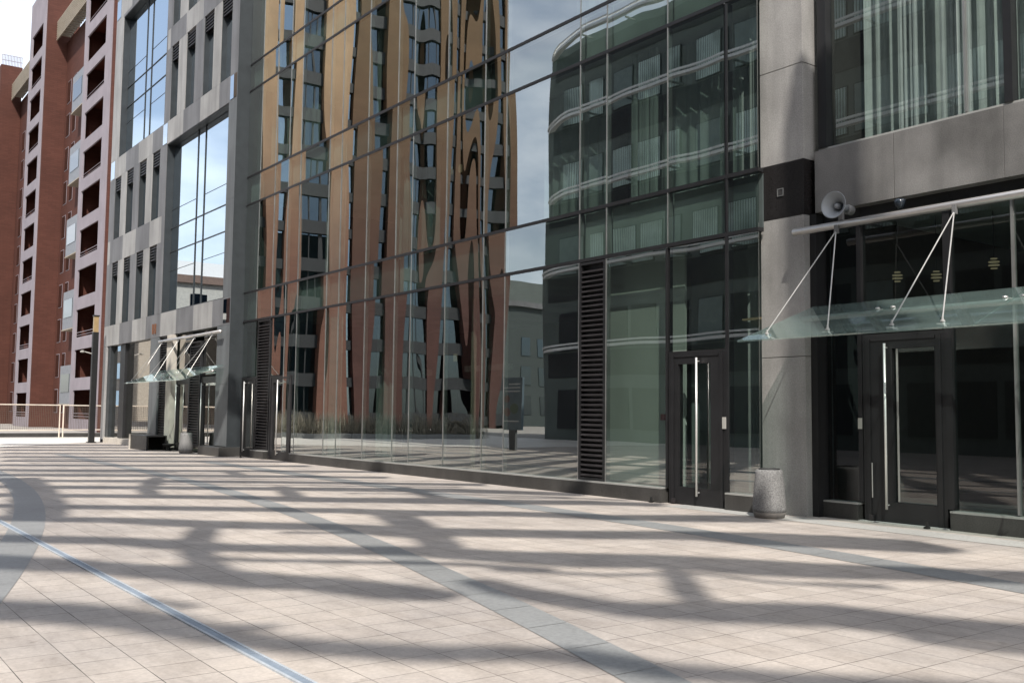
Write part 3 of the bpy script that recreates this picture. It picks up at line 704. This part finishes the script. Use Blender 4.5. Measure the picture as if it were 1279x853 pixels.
# fence panels
def fence_panel(p0, p1, label):
    p0 = Vector(p0); p1 = Vector(p1); d = (p1-p0); L_ = d.length; d.normalize()
    t = thing('fence_panel', label, 'fence', p0, 'cream mesh fence panels')
    for p in (p0+d*.06, p1-d*.06):
        obj('fence_post', tube(BM(), p, p+Vector((0, 0, 1.72)), .035, 10), M['fence'], t)
        obj('fence_foot', box(BM(), p.x-.09, p.x+.09, p.y-.09, p.y+.09, 0, .03), M['fence'], t)
    bm = BM()
    for z in (.42, 1.70): tube(bm, p0+d*.06+Vector((0, 0, z)), p1-d*.06+Vector((0, 0, z)), .03, 8)
    obj('rail', bm, M['fence'], t)
    bm = BM(); n = int(L_/.09)
    for i in range(1, n):
        p = p0+d*(L_*i/n); tube(bm, p+Vector((0, 0, .45)), p+Vector((0, 0, 1.67)), .009, 4)
    for i in range(1, 12):
        z = .44+1.24*i/12; tube(bm, p0+d*.08+Vector((0, 0, z)), p1-d*.08+Vector((0, 0, z)), .009, 4)
    obj('wire_mesh', bm, M['mesh'], t)
fence_panel((11.85, 55.6, 0), (14.9, 56.6, 0), 'cream framed mesh fence panel behind the black lamp post')
fence_panel((11.78, 55.6, 0), (7.7, 54.6, 0), 'cream framed mesh fence panel at the left edge before the red block')
fence_panel((7.6, 54.6, 0), (3.5, 53.9, 0), 'cream framed mesh fence panel farthest from the lamp post')
obj('retaining_wall', box(BM(), -14, 40, 57.5, 58.1, -.3, .22), M['plinth'])
tag(bpy.data.objects['retaining_wall'], 'low dark wall along the back of the mesh fence', 'wall')

# ------------------------------------------------------------------ red apartment block
ap = thing('apartment_building', 'tall dark red brick apartment block with stacked pale framed balconies', 'apartment block', (20, 85, 0))
FH = 2.9; H_ = 38.
obj('brick_wall', box(BM(), 18.4, 34, 69.5, 150, 0, H_-5.0), M['maroon'], ap)
# tower behind each balcony stack
def tower(xf, y0, y1, ztop, oy0, oy1, first, n, name):
    obj('side_wall', box(BM(), xf+1.6, 19.3, y0+.002, y1-.002, 0, ztop), M['maroon'], ap)
    bm = BM(); box(bm, xf+.012, xf+1.6, y0, y0+.28, 0, ztop); box(bm, xf+.012, xf+1.6, y1-.28, y1, 0, ztop); obj('fin_wall', bm, M['maroon'], ap)
    bm = BM(); box(bm, xf-.05, xf+.06, y0+.29, oy0, 0, ztop); box(bm, xf-.05, xf+.06, oy1, y1+.02, 0, ztop)
    for k in range(n+1):
        zb = first+FH*(k-1)
        z1 = min(zb+FH-2.02, ztop)
        if k == n: z1 = ztop
        if z1 > max(zb, 0): box(bm, xf-.05, xf+.06, oy0, oy1, max(zb, 0), z1)
    obj('balcony_frame', bm, M['lilac'], ap)
    for k in range(n+1):
        zb = first+FH*(k-1)
        if zb+.6 > ztop: continue
        b = obj('balcony', box(BM(), xf+.07, xf+1.59, y0+.3, y1-.3, zb+.72, zb+.86), M['rust'], ap)
        obj('balcony_back', box(BM(), xf+1.5, xf+1.59, y0+.3, y1-.3, zb+.87, zb+FH+.7), M['rust'], b)
        obj('balcony_door', box(BM(), xf+1.44, xf+1.49, oy0+.5, oy0+2.3, zb+.9, zb+2.9), M['dark_glass'], b)
        if k % 2 == 0: obj('railing', tube(tube(BM(), (xf+.05, oy0, zb+1.25), (xf+.05, oy1, zb+1.25), .025, 6), (xf+.05, oy0, zb+1.05), (xf+.05, oy1, zb+1.05), .02, 6), M['lilac'], b)
tower(17.0, 69.4, 77.5, H_+3, 71.3, 76.6, 2.85, 13, 'a')
tower(16.7, 90.3, 97.2, H_, 91.7, 96.3, 2.85, 12, 'b')
# recessed windows and white glazed bays between the towers
def recess(yw, wins, bay0, bay1, xw):
    for k in range(10):
        z = .6+FH*k+.6
        for (a, b) in wins:
            f = obj('window', box(BM(), xw-.02, xw+.05, a, b, z, z+1.95), M['lilac'], ap)
            obj('pane', box(BM(), xw-.035, xw-.021, a+.05, b-.05, z+.05, z+1.9), M['dark_glass'], f)
    for k in range(0, 10, 2):
        z = 1.9+FH*k
        b = obj('bay_window', box(BM(), xw-.75, xw-.04, bay0, bay1, z, z+FH*1.02), M['bay_white'], ap)
        obj('pane', box(BM(), xw-.78, xw-.751, bay0+.35, bay1-.4, z+.9, z+2.3), M['dark_glass'], b)
        obj('pane', box(BM(), xw-.6, xw-.2, bay0-.03, bay0-.001, z+.9, z+2.3), M['dark_glass'], b)
        f = box(BM(), xw-.8, xw-.04, bay0-.04, bay1+.04, z-.08, z-.001)
        obj('bay_sill', f, M['trellis'], b)
recess(18.4, [(88.3, 89.5), (86.2, 87.3)], 80.7, 84.2, 18.4)
recess(18.4, [(107.9, 109.3), (105.0, 106.2)], 98.4, 102.8, 18.4)
obj('side_wall', box(BM(), 16.4, 18.39, 111, 150, 0, 36.5), M['maroon'], ap)
bm = BM()
for i in range(14): tube(bm, (16.5+i*.14, 111.2, 36.5), (16.5+i*.14, 111.2, 37.6), .03, 5)
for z in (37.05, 37.6): tube(bm, (16.5, 111.2, z), (18.4, 111.2, z), .03, 5)
obj('roof_railing', bm, M['lilac'], ap)
for (a, b) in ((77.6, 90.2), (97.3, 110.9)):
    bm = BM()
    n = int((b-a)/.55)
    for i in range(n): box(bm, 17.6, 18.39, a+.55*i, a+.55*i+.2, 33.1, 33.45)
    
    for i in range(9): box(bm, 17.45, 17.55, a, b, 32.9+.19*i, 33.0+.19*i)
    for i in range(n): box(bm, 17.56, 17.6, a+.55*i, a+.55*i+.06, 32.9, 34.6)
    box(bm, 17.6, 18.6, a, b, 34.2, 34.35)
    obj('roof_trellis', bm, M['trellis'], ap)

# ------------------------------------------------------------------ across the plaza: what the glass reflects
ot = thing('brick_tower', 'tall orange brick tower of vertical piers mirrored in the curtain wall', 'building', (-22, 90, 0))
TY = 85.; TH = 66
obj('core_wall', prism(BM(), [(-7.7, TY+.9), (-37, TY+.9), (-44, TY+16), (-14.2, TY+16)], 0, TH), M['tower_dark'], ot)
pier = [(-36.8, -35.6), (-34.2, -33.3), (-32.3, -31.8), (-31.2, -30.2), (-28.9, -27.3), (-23.8, -22.0), (-20.9, -18.4), (-17.6, -15.4), (-13.0, -11.7), (-10.7, -9.0), (-8.3, -7.5)]
for i, (a, b) in enumerate(pier):
    obj('brick_pier', box(BM(), a, b, TY-(.25 if i % 2 else 0), TY+.89, 0, TH), M['tan' if a > -17.7 else 'tan_shaded'], ot)
for i, ((_, a), (b, _)) in enumerate(zip(pier, pier[1:])):
    bm = BM()
    for f in range(19): box(bm, a+.01, b-.01, TY+.12, TY+.85, .3+3.55*f, (1.5 if b-a > 1 else 1.2)+3.55*f)
    obj('storey_panel', bm, M['tower_dark'], ot)
    obj('window_strip', box(BM(), a+.01, b-.01, TY+.45, TY+.5, .5, TH-.5), M['tower_glass' if a > -19 and i % 2 == 0 or i == 8 else 'tower_dim'], ot)
    if b-a > 2.2:
        bm = BM()
        for k in range(1, int((b-a)/1.0)+1): x = a+(b-a)*k/(int((b-a)/1.0)+1); box(bm, x-.06, x+.06, TY+.38, TY+.449, .5, TH-.5)
        obj('window_bars', bm, M['tower_dark'], ot)
# curved banded building
ob = thing('banded_office_building', 'grey green office building with thin white curved fins mirrored in the right hand glass', 'building', (-24, 12, 0))
FX = -14.
def rounded(x0, yend, r, n=10):
    pts = [(-34, -24), (x0, -24)]
    for i in range(n+1):
        a = math.pi/2*i/n
        pts.append((x0-r+r*math.cos(a), yend-r+r*math.sin(a)))
    pts.append((-34, yend)); return pts
obj('body_wall', prism(BM(), rounded(FX, 50.2, 1.2), 0, 24.6), M['opp_wall'], ob)
def ring(x0, yend, r, wd, z0, z1):
    # open curved bar following the rounded end
    bm = BM(); A = rounded(x0, yend, r, 24)[1:13]; B = rounded(x0-wd, yend-wd, r-wd, 24)[1:13]
    pr = None
    for p, q in zip(A, B):
        v = [bm.verts.new((c[0], c[1], z)) for z in (z0, z1) for c in (p, q)]
        if pr:
            for s_ in ((0, 1), (1, 3), (3, 2), (2, 0)): bm.faces.new([pr[s_[0]], pr[s_[1]], v[s_[1]], v[s_[0]]])
        pr = v
    return bm
for z in (5.4, 10.1, 14.8, 19.5, 24.2):
    obj('white_fin', ring(FX+1.5, 53.4, 9.0, .3, z-.02, z+.13), M['opp_fin'], ob)
    obj('fin_rail', ring(FX+1.55, 53.45, 9.05, .10, z+.23, z+.33), M['opp_fin'], ob)
    bm = BM()
    for k in range(19): box(bm, FX+.01, FX+.99, -22+3.7*k, -21.92+3.7*k, z-.0, z+.1)
    obj('fin_bracket', bm, M['opp_wall'], ob)
    obj('spandrel', box(BM(), FX+.002, FX+.03, -23, 48.9, z-1.6, z-.1), M['tower_dark'], ob)
for f in range(5):
    z0 = .7+4.7*f
    y = -22.; k = 0
    while y < 47.0:
        w = (1.9, 1.9, 1.3)[k % 3]
        wn = obj('window', box(BM(), FX+.002, FX+.06, y, y+w, z0, z0+2.35), M['tower_dark'], ob)
        pass
        if f >= 2 or k % 4 == 1: obj('blind', box(BM(), FX+.061, FX+.08, y+.06, y+w-.06, z0+.06, z0+2.3), M['opp_blind'] if f >= 2 and (k*5+f) % 4 else M['opp_shade'], wn)
        y += w+(.35, .8, .55)[k % 3]; k += 1
# unseen lattice added above that building; ribbons shaped to shade plaza and column in stripes
SUN = Vector((.6, .8)); EL = math.radians(48); HL = 28.
def up(p, h=HL): s = h/math.tan(EL); return (p[0]-SUN.x*s, p[1]-SUN.y*s)
STR = [
 [(1.39, 8.27, 0.72), (1.8, 7.86, 0.68), (2.15, 7.3, 0.57), (2.38, 6.63, 0.44), (2.63, 6.16, 0.36), (2.95, 5.77, 0.39), (3.36, 5.35, 0.41), (3.77, 5.1, 0.37), (4.05, 4.82, 0.37), (4.27, 4.21, 0.37), (4.75, 3.68, 0.32)],
 [(1.81, 10.86, 0.79), (2.16, 10.46, 0.76), (2.55, 9.98, 0.62), (3.12, 9.17, 0.75), (3.52, 8.46, 0.77), (3.88, 8.08, 0.66), (4.21, 7.4, 0.68), (4.52, 6.9, 0.35)],
 [(5.09, 7.51, 0.34), (5.05, 6.91, 0.46), (5.18, 6.31, 0.48), (5.35, 5.7, 0.5), (5.82, 5.36, 0.83), (6.53, 4.71, 0.9), (6.74, 4.16, 0.79), (7.07, 3.57, 0.81)],
 [(2.13, 12.84, 0.64), (3.19, 11.94, 0.6), (3.64, 11.26, 0.7), (3.98, 10.82, 0.54), (5.02, 9.88, 0.63), (5.69, 9.39, 0.75), (6.15, 8.68, 0.83), (6.74, 7.98, 1.02), (7.49, 7.38, 0.91), (7.84, 6.78, 1.1), (8.41, 6.06, 0.96), (8.97, 5.53, 0.86), (9.61, 4.85, 0.86)],
 [(2.5, 15.16, 0.55), (3.78, 14.17, 0.63), (4.48, 13.3, 0.79), (5.2, 12.55, 0.75), (6.01, 11.86, 0.73), (6.48, 11.06, 0.86), (7.33, 10.36, 0.84), (8.16, 9.66, 0.84), (9.29, 8.88, 0.85), (9.77, 8.22, 1.33), (10.4, 7.48, 1.31), (10.78, 6.82, 1.27), (10.82, 6.16, 0.44)],
 [(2.81, 17.14, 0.57), (4.62, 15.74, 0.67), (6.06, 14.63, 0.64), (7.02, 13.86, 0.75), (7.66, 13.07, 0.84), (8.91, 12.22, 0.72), (9.52, 11.6, 0.71), (9.89, 11.05, 0.69), (10.84, 10.36, 0.93), (11.32, 10.02, 0.94)],
 [(3.15, 19.26, 0.72), (4.82, 18.14, 0.69), (6.45, 16.9, 0.73), (7.91, 15.63, 0.73), (8.98, 14.86, 0.95), (9.9, 14.0, 0.93), (11.32, 13.03, 0.78), (11.82, 12.4, 0.61)],
 [(3.48, 21.32, 0.66), (6.04, 19.75, 0.68), (8.97, 17.73, 0.74), (10.63, 16.51, 0.93), (12.0, 14.78, 0.76)],
 [(3.78, 23.13, 0.67), (6.57, 21.52, 0.71), (8.89, 19.92, 0.74), (11.49, 17.91, 0.67)],
 [(4.08, 25.01, 0.73), (7.1, 23.27, 0.71), (10.45, 21.08, 0.69)],
 [(4.41, 27.11, 0.78), (7.71, 25.27, 0.77), (11.43, 23.05, 0.76)],
 [(4.78, 29.4, 0.84), (10.83, 26.24, 0.83)],
 [(5.18, 31.86, 0.98), (11.77, 28.54, 0.98)],
 [(5.6, 34.49, 1.04), (12.14, 31.44, 1.05)],
 [(6.04, 37.26, 1.08), (12.33, 34.19, 1.07)],
 [(6.5, 40.12, 1.25), (12.5, 37.2, 1.25)],
 [(6.96, 43.02, 1.26), (12.36, 40.62, 1.26)],
 [(7.45, 46.05, 1.65), (11.72, 44.04, 1.64)],
 [(4.23, 23.85, 0.84), (3.84, 20.22, 0.81), (3.34, 17.15, 0.87), (2.82, 14.74, 0.86)]]
lat = thing('shadow_lattice', 'added lattice of broad wavy slats, out of view, that casts the striped shade', 'shadow caster', (-24, -10, 24.6))
def ribbon(pts):
    bm = BM(); pr = None
    for i, (x, y, w) in enumerate(pts):
        a = Vector(pts[max(i-1, 0)][:2]); b = Vector(pts[min(i+1, len(pts)-1)][:2]); d = (b-a).normalized(); n = Vector((-d.y, d.x))*w*.5
        q = [up((x+n.x, y+n.y)), up((x-n.x, y-n.y))]
        v = [bm.verts.new((c[0], c[1], z)) for z in (HL, HL+.12) for c in q]
        if pr:
            for s in ((0, 1), (1, 3), (3, 2), (2, 0)): bm.faces.new([pr[s[0]], pr[s[1]], v[s[1]], v[s[0]]])
        pr = v
    return obj('shadow_slat', bm, M['post'], lat)
def extend(pts, la, lb):
    a = Vector(pts[0][:2])-Vector(pts[1][:2]); a.normalize(); b = Vector(pts[-1][:2])-Vector(pts[-2][:2]); b.normalize()
    P = list(pts)
    if la: P = [(pts[0][0]+a.x*la, pts[0][1]+a.y*la, pts[0][2])]+P
    if lb: P = P+[(pts[-1][0]+b.x*lb, pts[-1][1]+b.y*lb, pts[-1][2])]
    return P
for i, s in enumerate(STR):
    s = [(x, y, w*.94) for x, y, w in s]
    if i < 18: s = extend(s, 0 if i == 2 or i > 11 else 7., {0: 5., 1: 0, 2: 5., 3: 5., 4: 0, 5: .6, 6: .4, 7: .5, 8: .8}.get(i, 1.2))
    ribbon(s)
rr = random.Random(11)  # thin extra ribbons added for faint shade streaks on the paving
for i in (0, 2, 3, 4, 5, 6, 7, 8, 9, 10, 11, 12):
    for k in range(2):
        L_ = STR[i]; ox = rr.uniform(-.75, .75); oy = rr.choice((-1, 1))*rr.uniform(.55, 1.0)
        j0 = rr.randint(0, max(0, len(L_)-3)); seg = [(x+ox+rr.uniform(-.1, .1), y+oy+rr.uniform(-.12, .12), rr.uniform(.05, .16)) for x, y, w in L_[j0:j0+rr.randint(2, 5)]]
        if len(seg) > 1: ribbon(seg)
CB = [  # crossing ribbons; the last is added to darken the column and beam
 [(4.56, 12.93, .35), (4.05, 11.77, .4), (3.68, 10.78, .35), (3.48, 10.01, .35), (3.3, 9.0, .4)],
 [(7.4, 13.3, .5), (7.11, 12.23, .6), (6.33, 10.13, .5), (5.91, 9.19, .45)],
 [(5.79, 5.3, .3), (6.33, 6.05, .35), (6.82, 6.62, .3), (7.5, 7.5, .3)],
 [(8.2, 19.0, .3), (7.6, 17.2, .4), (7.2, 15.8, .3)], [(10.2, 17.6, .3), (9.6, 15.6, .35), (9.3, 14.2, .3)], [(6.9, 22.8, .3), (6.3, 21.2, .4), (5.6, 19.2, .35), (5.3, 17.6, .3)],
 [(9.0, 24.0, .3), (8.6, 21.8, .4)], [(12.55, 9.15, .92), (14, 11.08, .95), (16.1, 13.88, .95), (16.6, 14.6, .6)]]
for c in CB: ribbon(c)
for q in ((-5.5, 46.), (-5.5, 30.), (-4., 14.)):
    c = up(q); obj('shadow_lattice_post', tube(BM(), (c[0], c[1], 24.6), (c[0], c[1], HL), .18, 10), M['post'], lat)
bm = BM()
pp = [up((-6., 50.)), up((-2.5, 6.))]
tube(bm, (pp[0][0], pp[0][1], HL+.35), (pp[1][0], pp[1][1], HL+.35), .16, 8); obj('shadow_lattice_beam', bm, M['post'], lat)
# far pale houses and grasses
fb = thing('pale_house', 'pale far house with brown roof at the end of the plaza', 'building', (-24, 150, 0))
obj('wall', box(BM(), -44, -14, 140, 165, 0, 19.5), M['pale_wall'], fb); obj('roof', prism(BM(), [(-44.5, 139.5), (-13.5, 139.5), (-13.5, 165.5), (-44.5, 165.5)], 19.51, 20.6), M['roof_brown'], fb)
obj('roof_storey', box(BM(), -36, -20, 144, 160, 20.61, 23.2), M['opp_fin'], fb)
for f in range(4):
    for i in range(6): obj('window', box(BM(), -42+4.6*i, -39.8+4.6*i, 139.93, 139.99, 2.4+4.4*f, 4.8+4.4*f), M['tower_glass'], fb)
    for i in range(5): obj('window', box(BM(), -13.99, -13.9, 142+4.4*i, 144.2+4.4*i, 2+3.9*f, 4.2+3.9*f), M['tower_glass'], fb)
fb2 = thing('tan_house', 'low tan house before the pale far house', 'building', (-2, 128, 0))
obj('wall', box(BM(), -30, -13, 108, 128, 0, 11), M['trellis'], fb2); obj('roof', box(BM(), -30.4, -12.6, 107.6, 128.4, 11.01, 11.6), M['white'], fb2)
for f in range(3):
    for i in range(5): obj('window', box(BM(), -29+3.2*i, -27.2+3.2*i, 107.93, 107.99, 1.4+3.3*f, 3.6+3.3*f), M['tower_dark'], fb2)
    for i in range(4): obj('window', box(BM(), -12.99, -12.9, 109.5+4.6*i, 112+4.6*i, 1.4+3.3*f, 3.6+3.3*f), M['tower_dark'], fb2)
fb3 = thing('corner_house', 'grey green house seen through the gap beside the brick tower', 'building', (-50, 112, 0))
obj('wall', box(BM(), -78, -40, 104, 120, 0, 15.5), M['slab_dark'], fb3); obj('roof', box(BM(), -78.5, -39.6, 103.5, 120.5, 15.51, 16.2), M['dark_stone'], fb3)
obj('attic_storey', box(BM(), -70, -47, 107, 118, 16.21, 19.4), M['opp_wall'], fb3)
for f in range(3):
    for i in range(10): obj('window', box(BM(), -76.5+3.7*i, -74.5+3.7*i, 103.92, 103.99, 1.5+3.8*f, 3.9+3.8*f), M['tower_dim'], fb3)
bm = BM(); rnd = random.Random(3)
line = [(3.6, 56.5), (2.6, 54.6), (1.0, 53.0), (-1.2, 51.4), (-4.0, 50.0), (-7.5, 49.)]
for _ in range(5200):
    s = rnd.random()*(len(line)-1); i = int(s); f = s-i
    x = line[i][0]*(1-f)+line[i+1][0]*f-rnd.random()*1.6; y_ = line[i][1]*(1-f)+line[i+1][1]*f+rnd.random()*1.6
    h = rnd.uniform(.5, 1.7); dx = rnd.gauss(0, .22); dy = rnd.gauss(0, .22); a = rnd.random()*6.28; w = rnd.uniform(.006, .016)
    c, s_ = math.cos(a)*w, math.sin(a)*w
    v = [bm.verts.new(p) for p in ((x-c, y_-s_, 0), (x+c, y_+s_, 0), (x+c+dx*.4, y_+s_+dy*.4, h*.6), (x-c+dx*.4, y_-s_+dy*.4, h*.6), (x+dx, y_+dy, h))]
    bm.faces.new(v[:4]); bm.faces.new([v[3], v[2], v[4]])
tag(obj('ornamental_grass', bm, M['grass'], None, recalc=False), 'dry ornamental grasses along the far side of the plaza', 'grass', None, 'stuff')
bm = BM()
for p, q in zip(line, line[1:]):
    d = (Vector(q)-Vector(p)).normalized(); n = Vector((-d.y, d.x))*.12
    hexa(bm, [(p[0]-n.x, p[1]-n.y, 0), (q[0]-n.x, q[1]-n.y, 0), (q[0]+n.x, q[1]+n.y, 0), (p[0]+n.x, p[1]+n.y, 0), (p[0]-n.x, p[1]-n.y, .28), (q[0]-n.x, q[1]-n.y, .28), (q[0]+n.x, q[1]+n.y, .28), (p[0]+n.x, p[1]+n.y, .28)])
tag(obj('planting_kerb', bm, M['band']), kind='structure')
sg = thing('information_sign', 'blue grey information board on a post mirrored in the curtain wall', 'sign', (-.2, 34, 0))
bm = BM(); box(bm, -.22, -.10, 33.45, 34.65, .85, 3.05); obj('board', bm, M['sign_blue'], sg)
bm = BM(); box(bm, -.22, -.12, 33.85, 34.25, 0, .85); obj('post', bm, M['pier_stone'], sg)
bm = BM()
for z, a, b in ((2.75, 33.6, 34.2), (2.6, 33.6, 34.5), (2.45, 33.6, 34.4), (1.2, 33.6, 34.5)): box(bm, -.099, -.095, a, b, z, z+.05)
obj('text_lines', bm, M['sign_white'], sg)
for (y_, z, r, m) in ((34.3, 2.15, .16, 'sign_red'), (34.3, 1.6, .18, 'sign_red'), (33.9, 1.75, .22, 'sign_green')):
    bm = BM(); lathe(bm, (-.099, y_, z), (1, 0, 0), [(0, r), (.006, r)], 20); obj('map_symbol', bm, M[m], sg)

# ------------------------------------------------------------------ light
w = bpy.data.worlds.new('World'); bpy.context.scene.world = w; w.use_nodes = True
nt = w.node_tree; nt.nodes.clear()
out = nt.nodes.new('ShaderNodeOutputWorld')
sky = nt.nodes.new('ShaderNodeTexSky'); sky.sky_type = 'NISHITA'; sky.sun_disc = False
sky.sun_elevation = EL; sky.sun_rotation = math.atan2(-.6, -.8); sky.air_density = 1.0; sky.dust_density = 2.0; sky.ozone_density = 1.2; sky.altitude = 100
tc = nt.nodes.new('ShaderNodeTexCoord')
nz = nt.nodes.new('ShaderNodeTexNoise'); nz.inputs['Scale'].default_value = 2.6; nz.inputs['Detail'].default_value = 6; nz.inputs['Roughness'].default_value = .55
mp = nt.nodes.new('ShaderNodeMapping'); mp.inputs['Scale'].default_value = (1, 1, 2.2); mp.inputs['Location'].default_value = (.35, .2, .1)
nt.links.new(tc.outputs['Generated'], mp.inputs[0]); nt.links.new(mp.outputs[0], nz.inputs['Vector'])
cl = ramp(nt, nz.outputs['Fac'], [(.47, (.22, .22, .22)), (.68, (.85, .85, .85))])
mx = mixc(nt, cl, sky.outputs[0], (9.4, 9.7, 10.2))
bg = nt.nodes.new('ShaderNodeBackground'); bg.inputs['Strength'].default_value = .14
nt.links.new(mx, bg.inputs['Color']); nt.links.new(bg.outputs[0], out.inputs[0])
sl = bpy.data.lights.new('sun', 'SUN'); sl.energy = 4.2; sl.angle = math.radians(.35); sl.color = (1., .945, .875)
so = bpy.data.objects.new('sun', sl); C.objects.link(so)
dv = Vector((.6*math.cos(EL), .8*math.cos(EL), -math.sin(EL)))
so.rotation_euler = dv.to_track_quat('-Z', 'Y').to_euler(); so.location = (-20, -30, 60)
sc = bpy.context.scene
sc.view_settings.view_transform = 'Standard'; sc.view_settings.look = 'None'; sc.view_settings.gamma = 1; sc.view_settings.exposure = .47
sc.render.engine = 'CYCLES'
cy = sc.cycles
cy.max_bounces = 10; cy.glossy_bounces = 6; cy.transparent_max_bounces = 16; cy.diffuse_bounces = 3; cy.caustics_reflective = False; cy.caustics_refractive = False
cy.use_denoising = True; cy.sample_clamp_indirect = 6
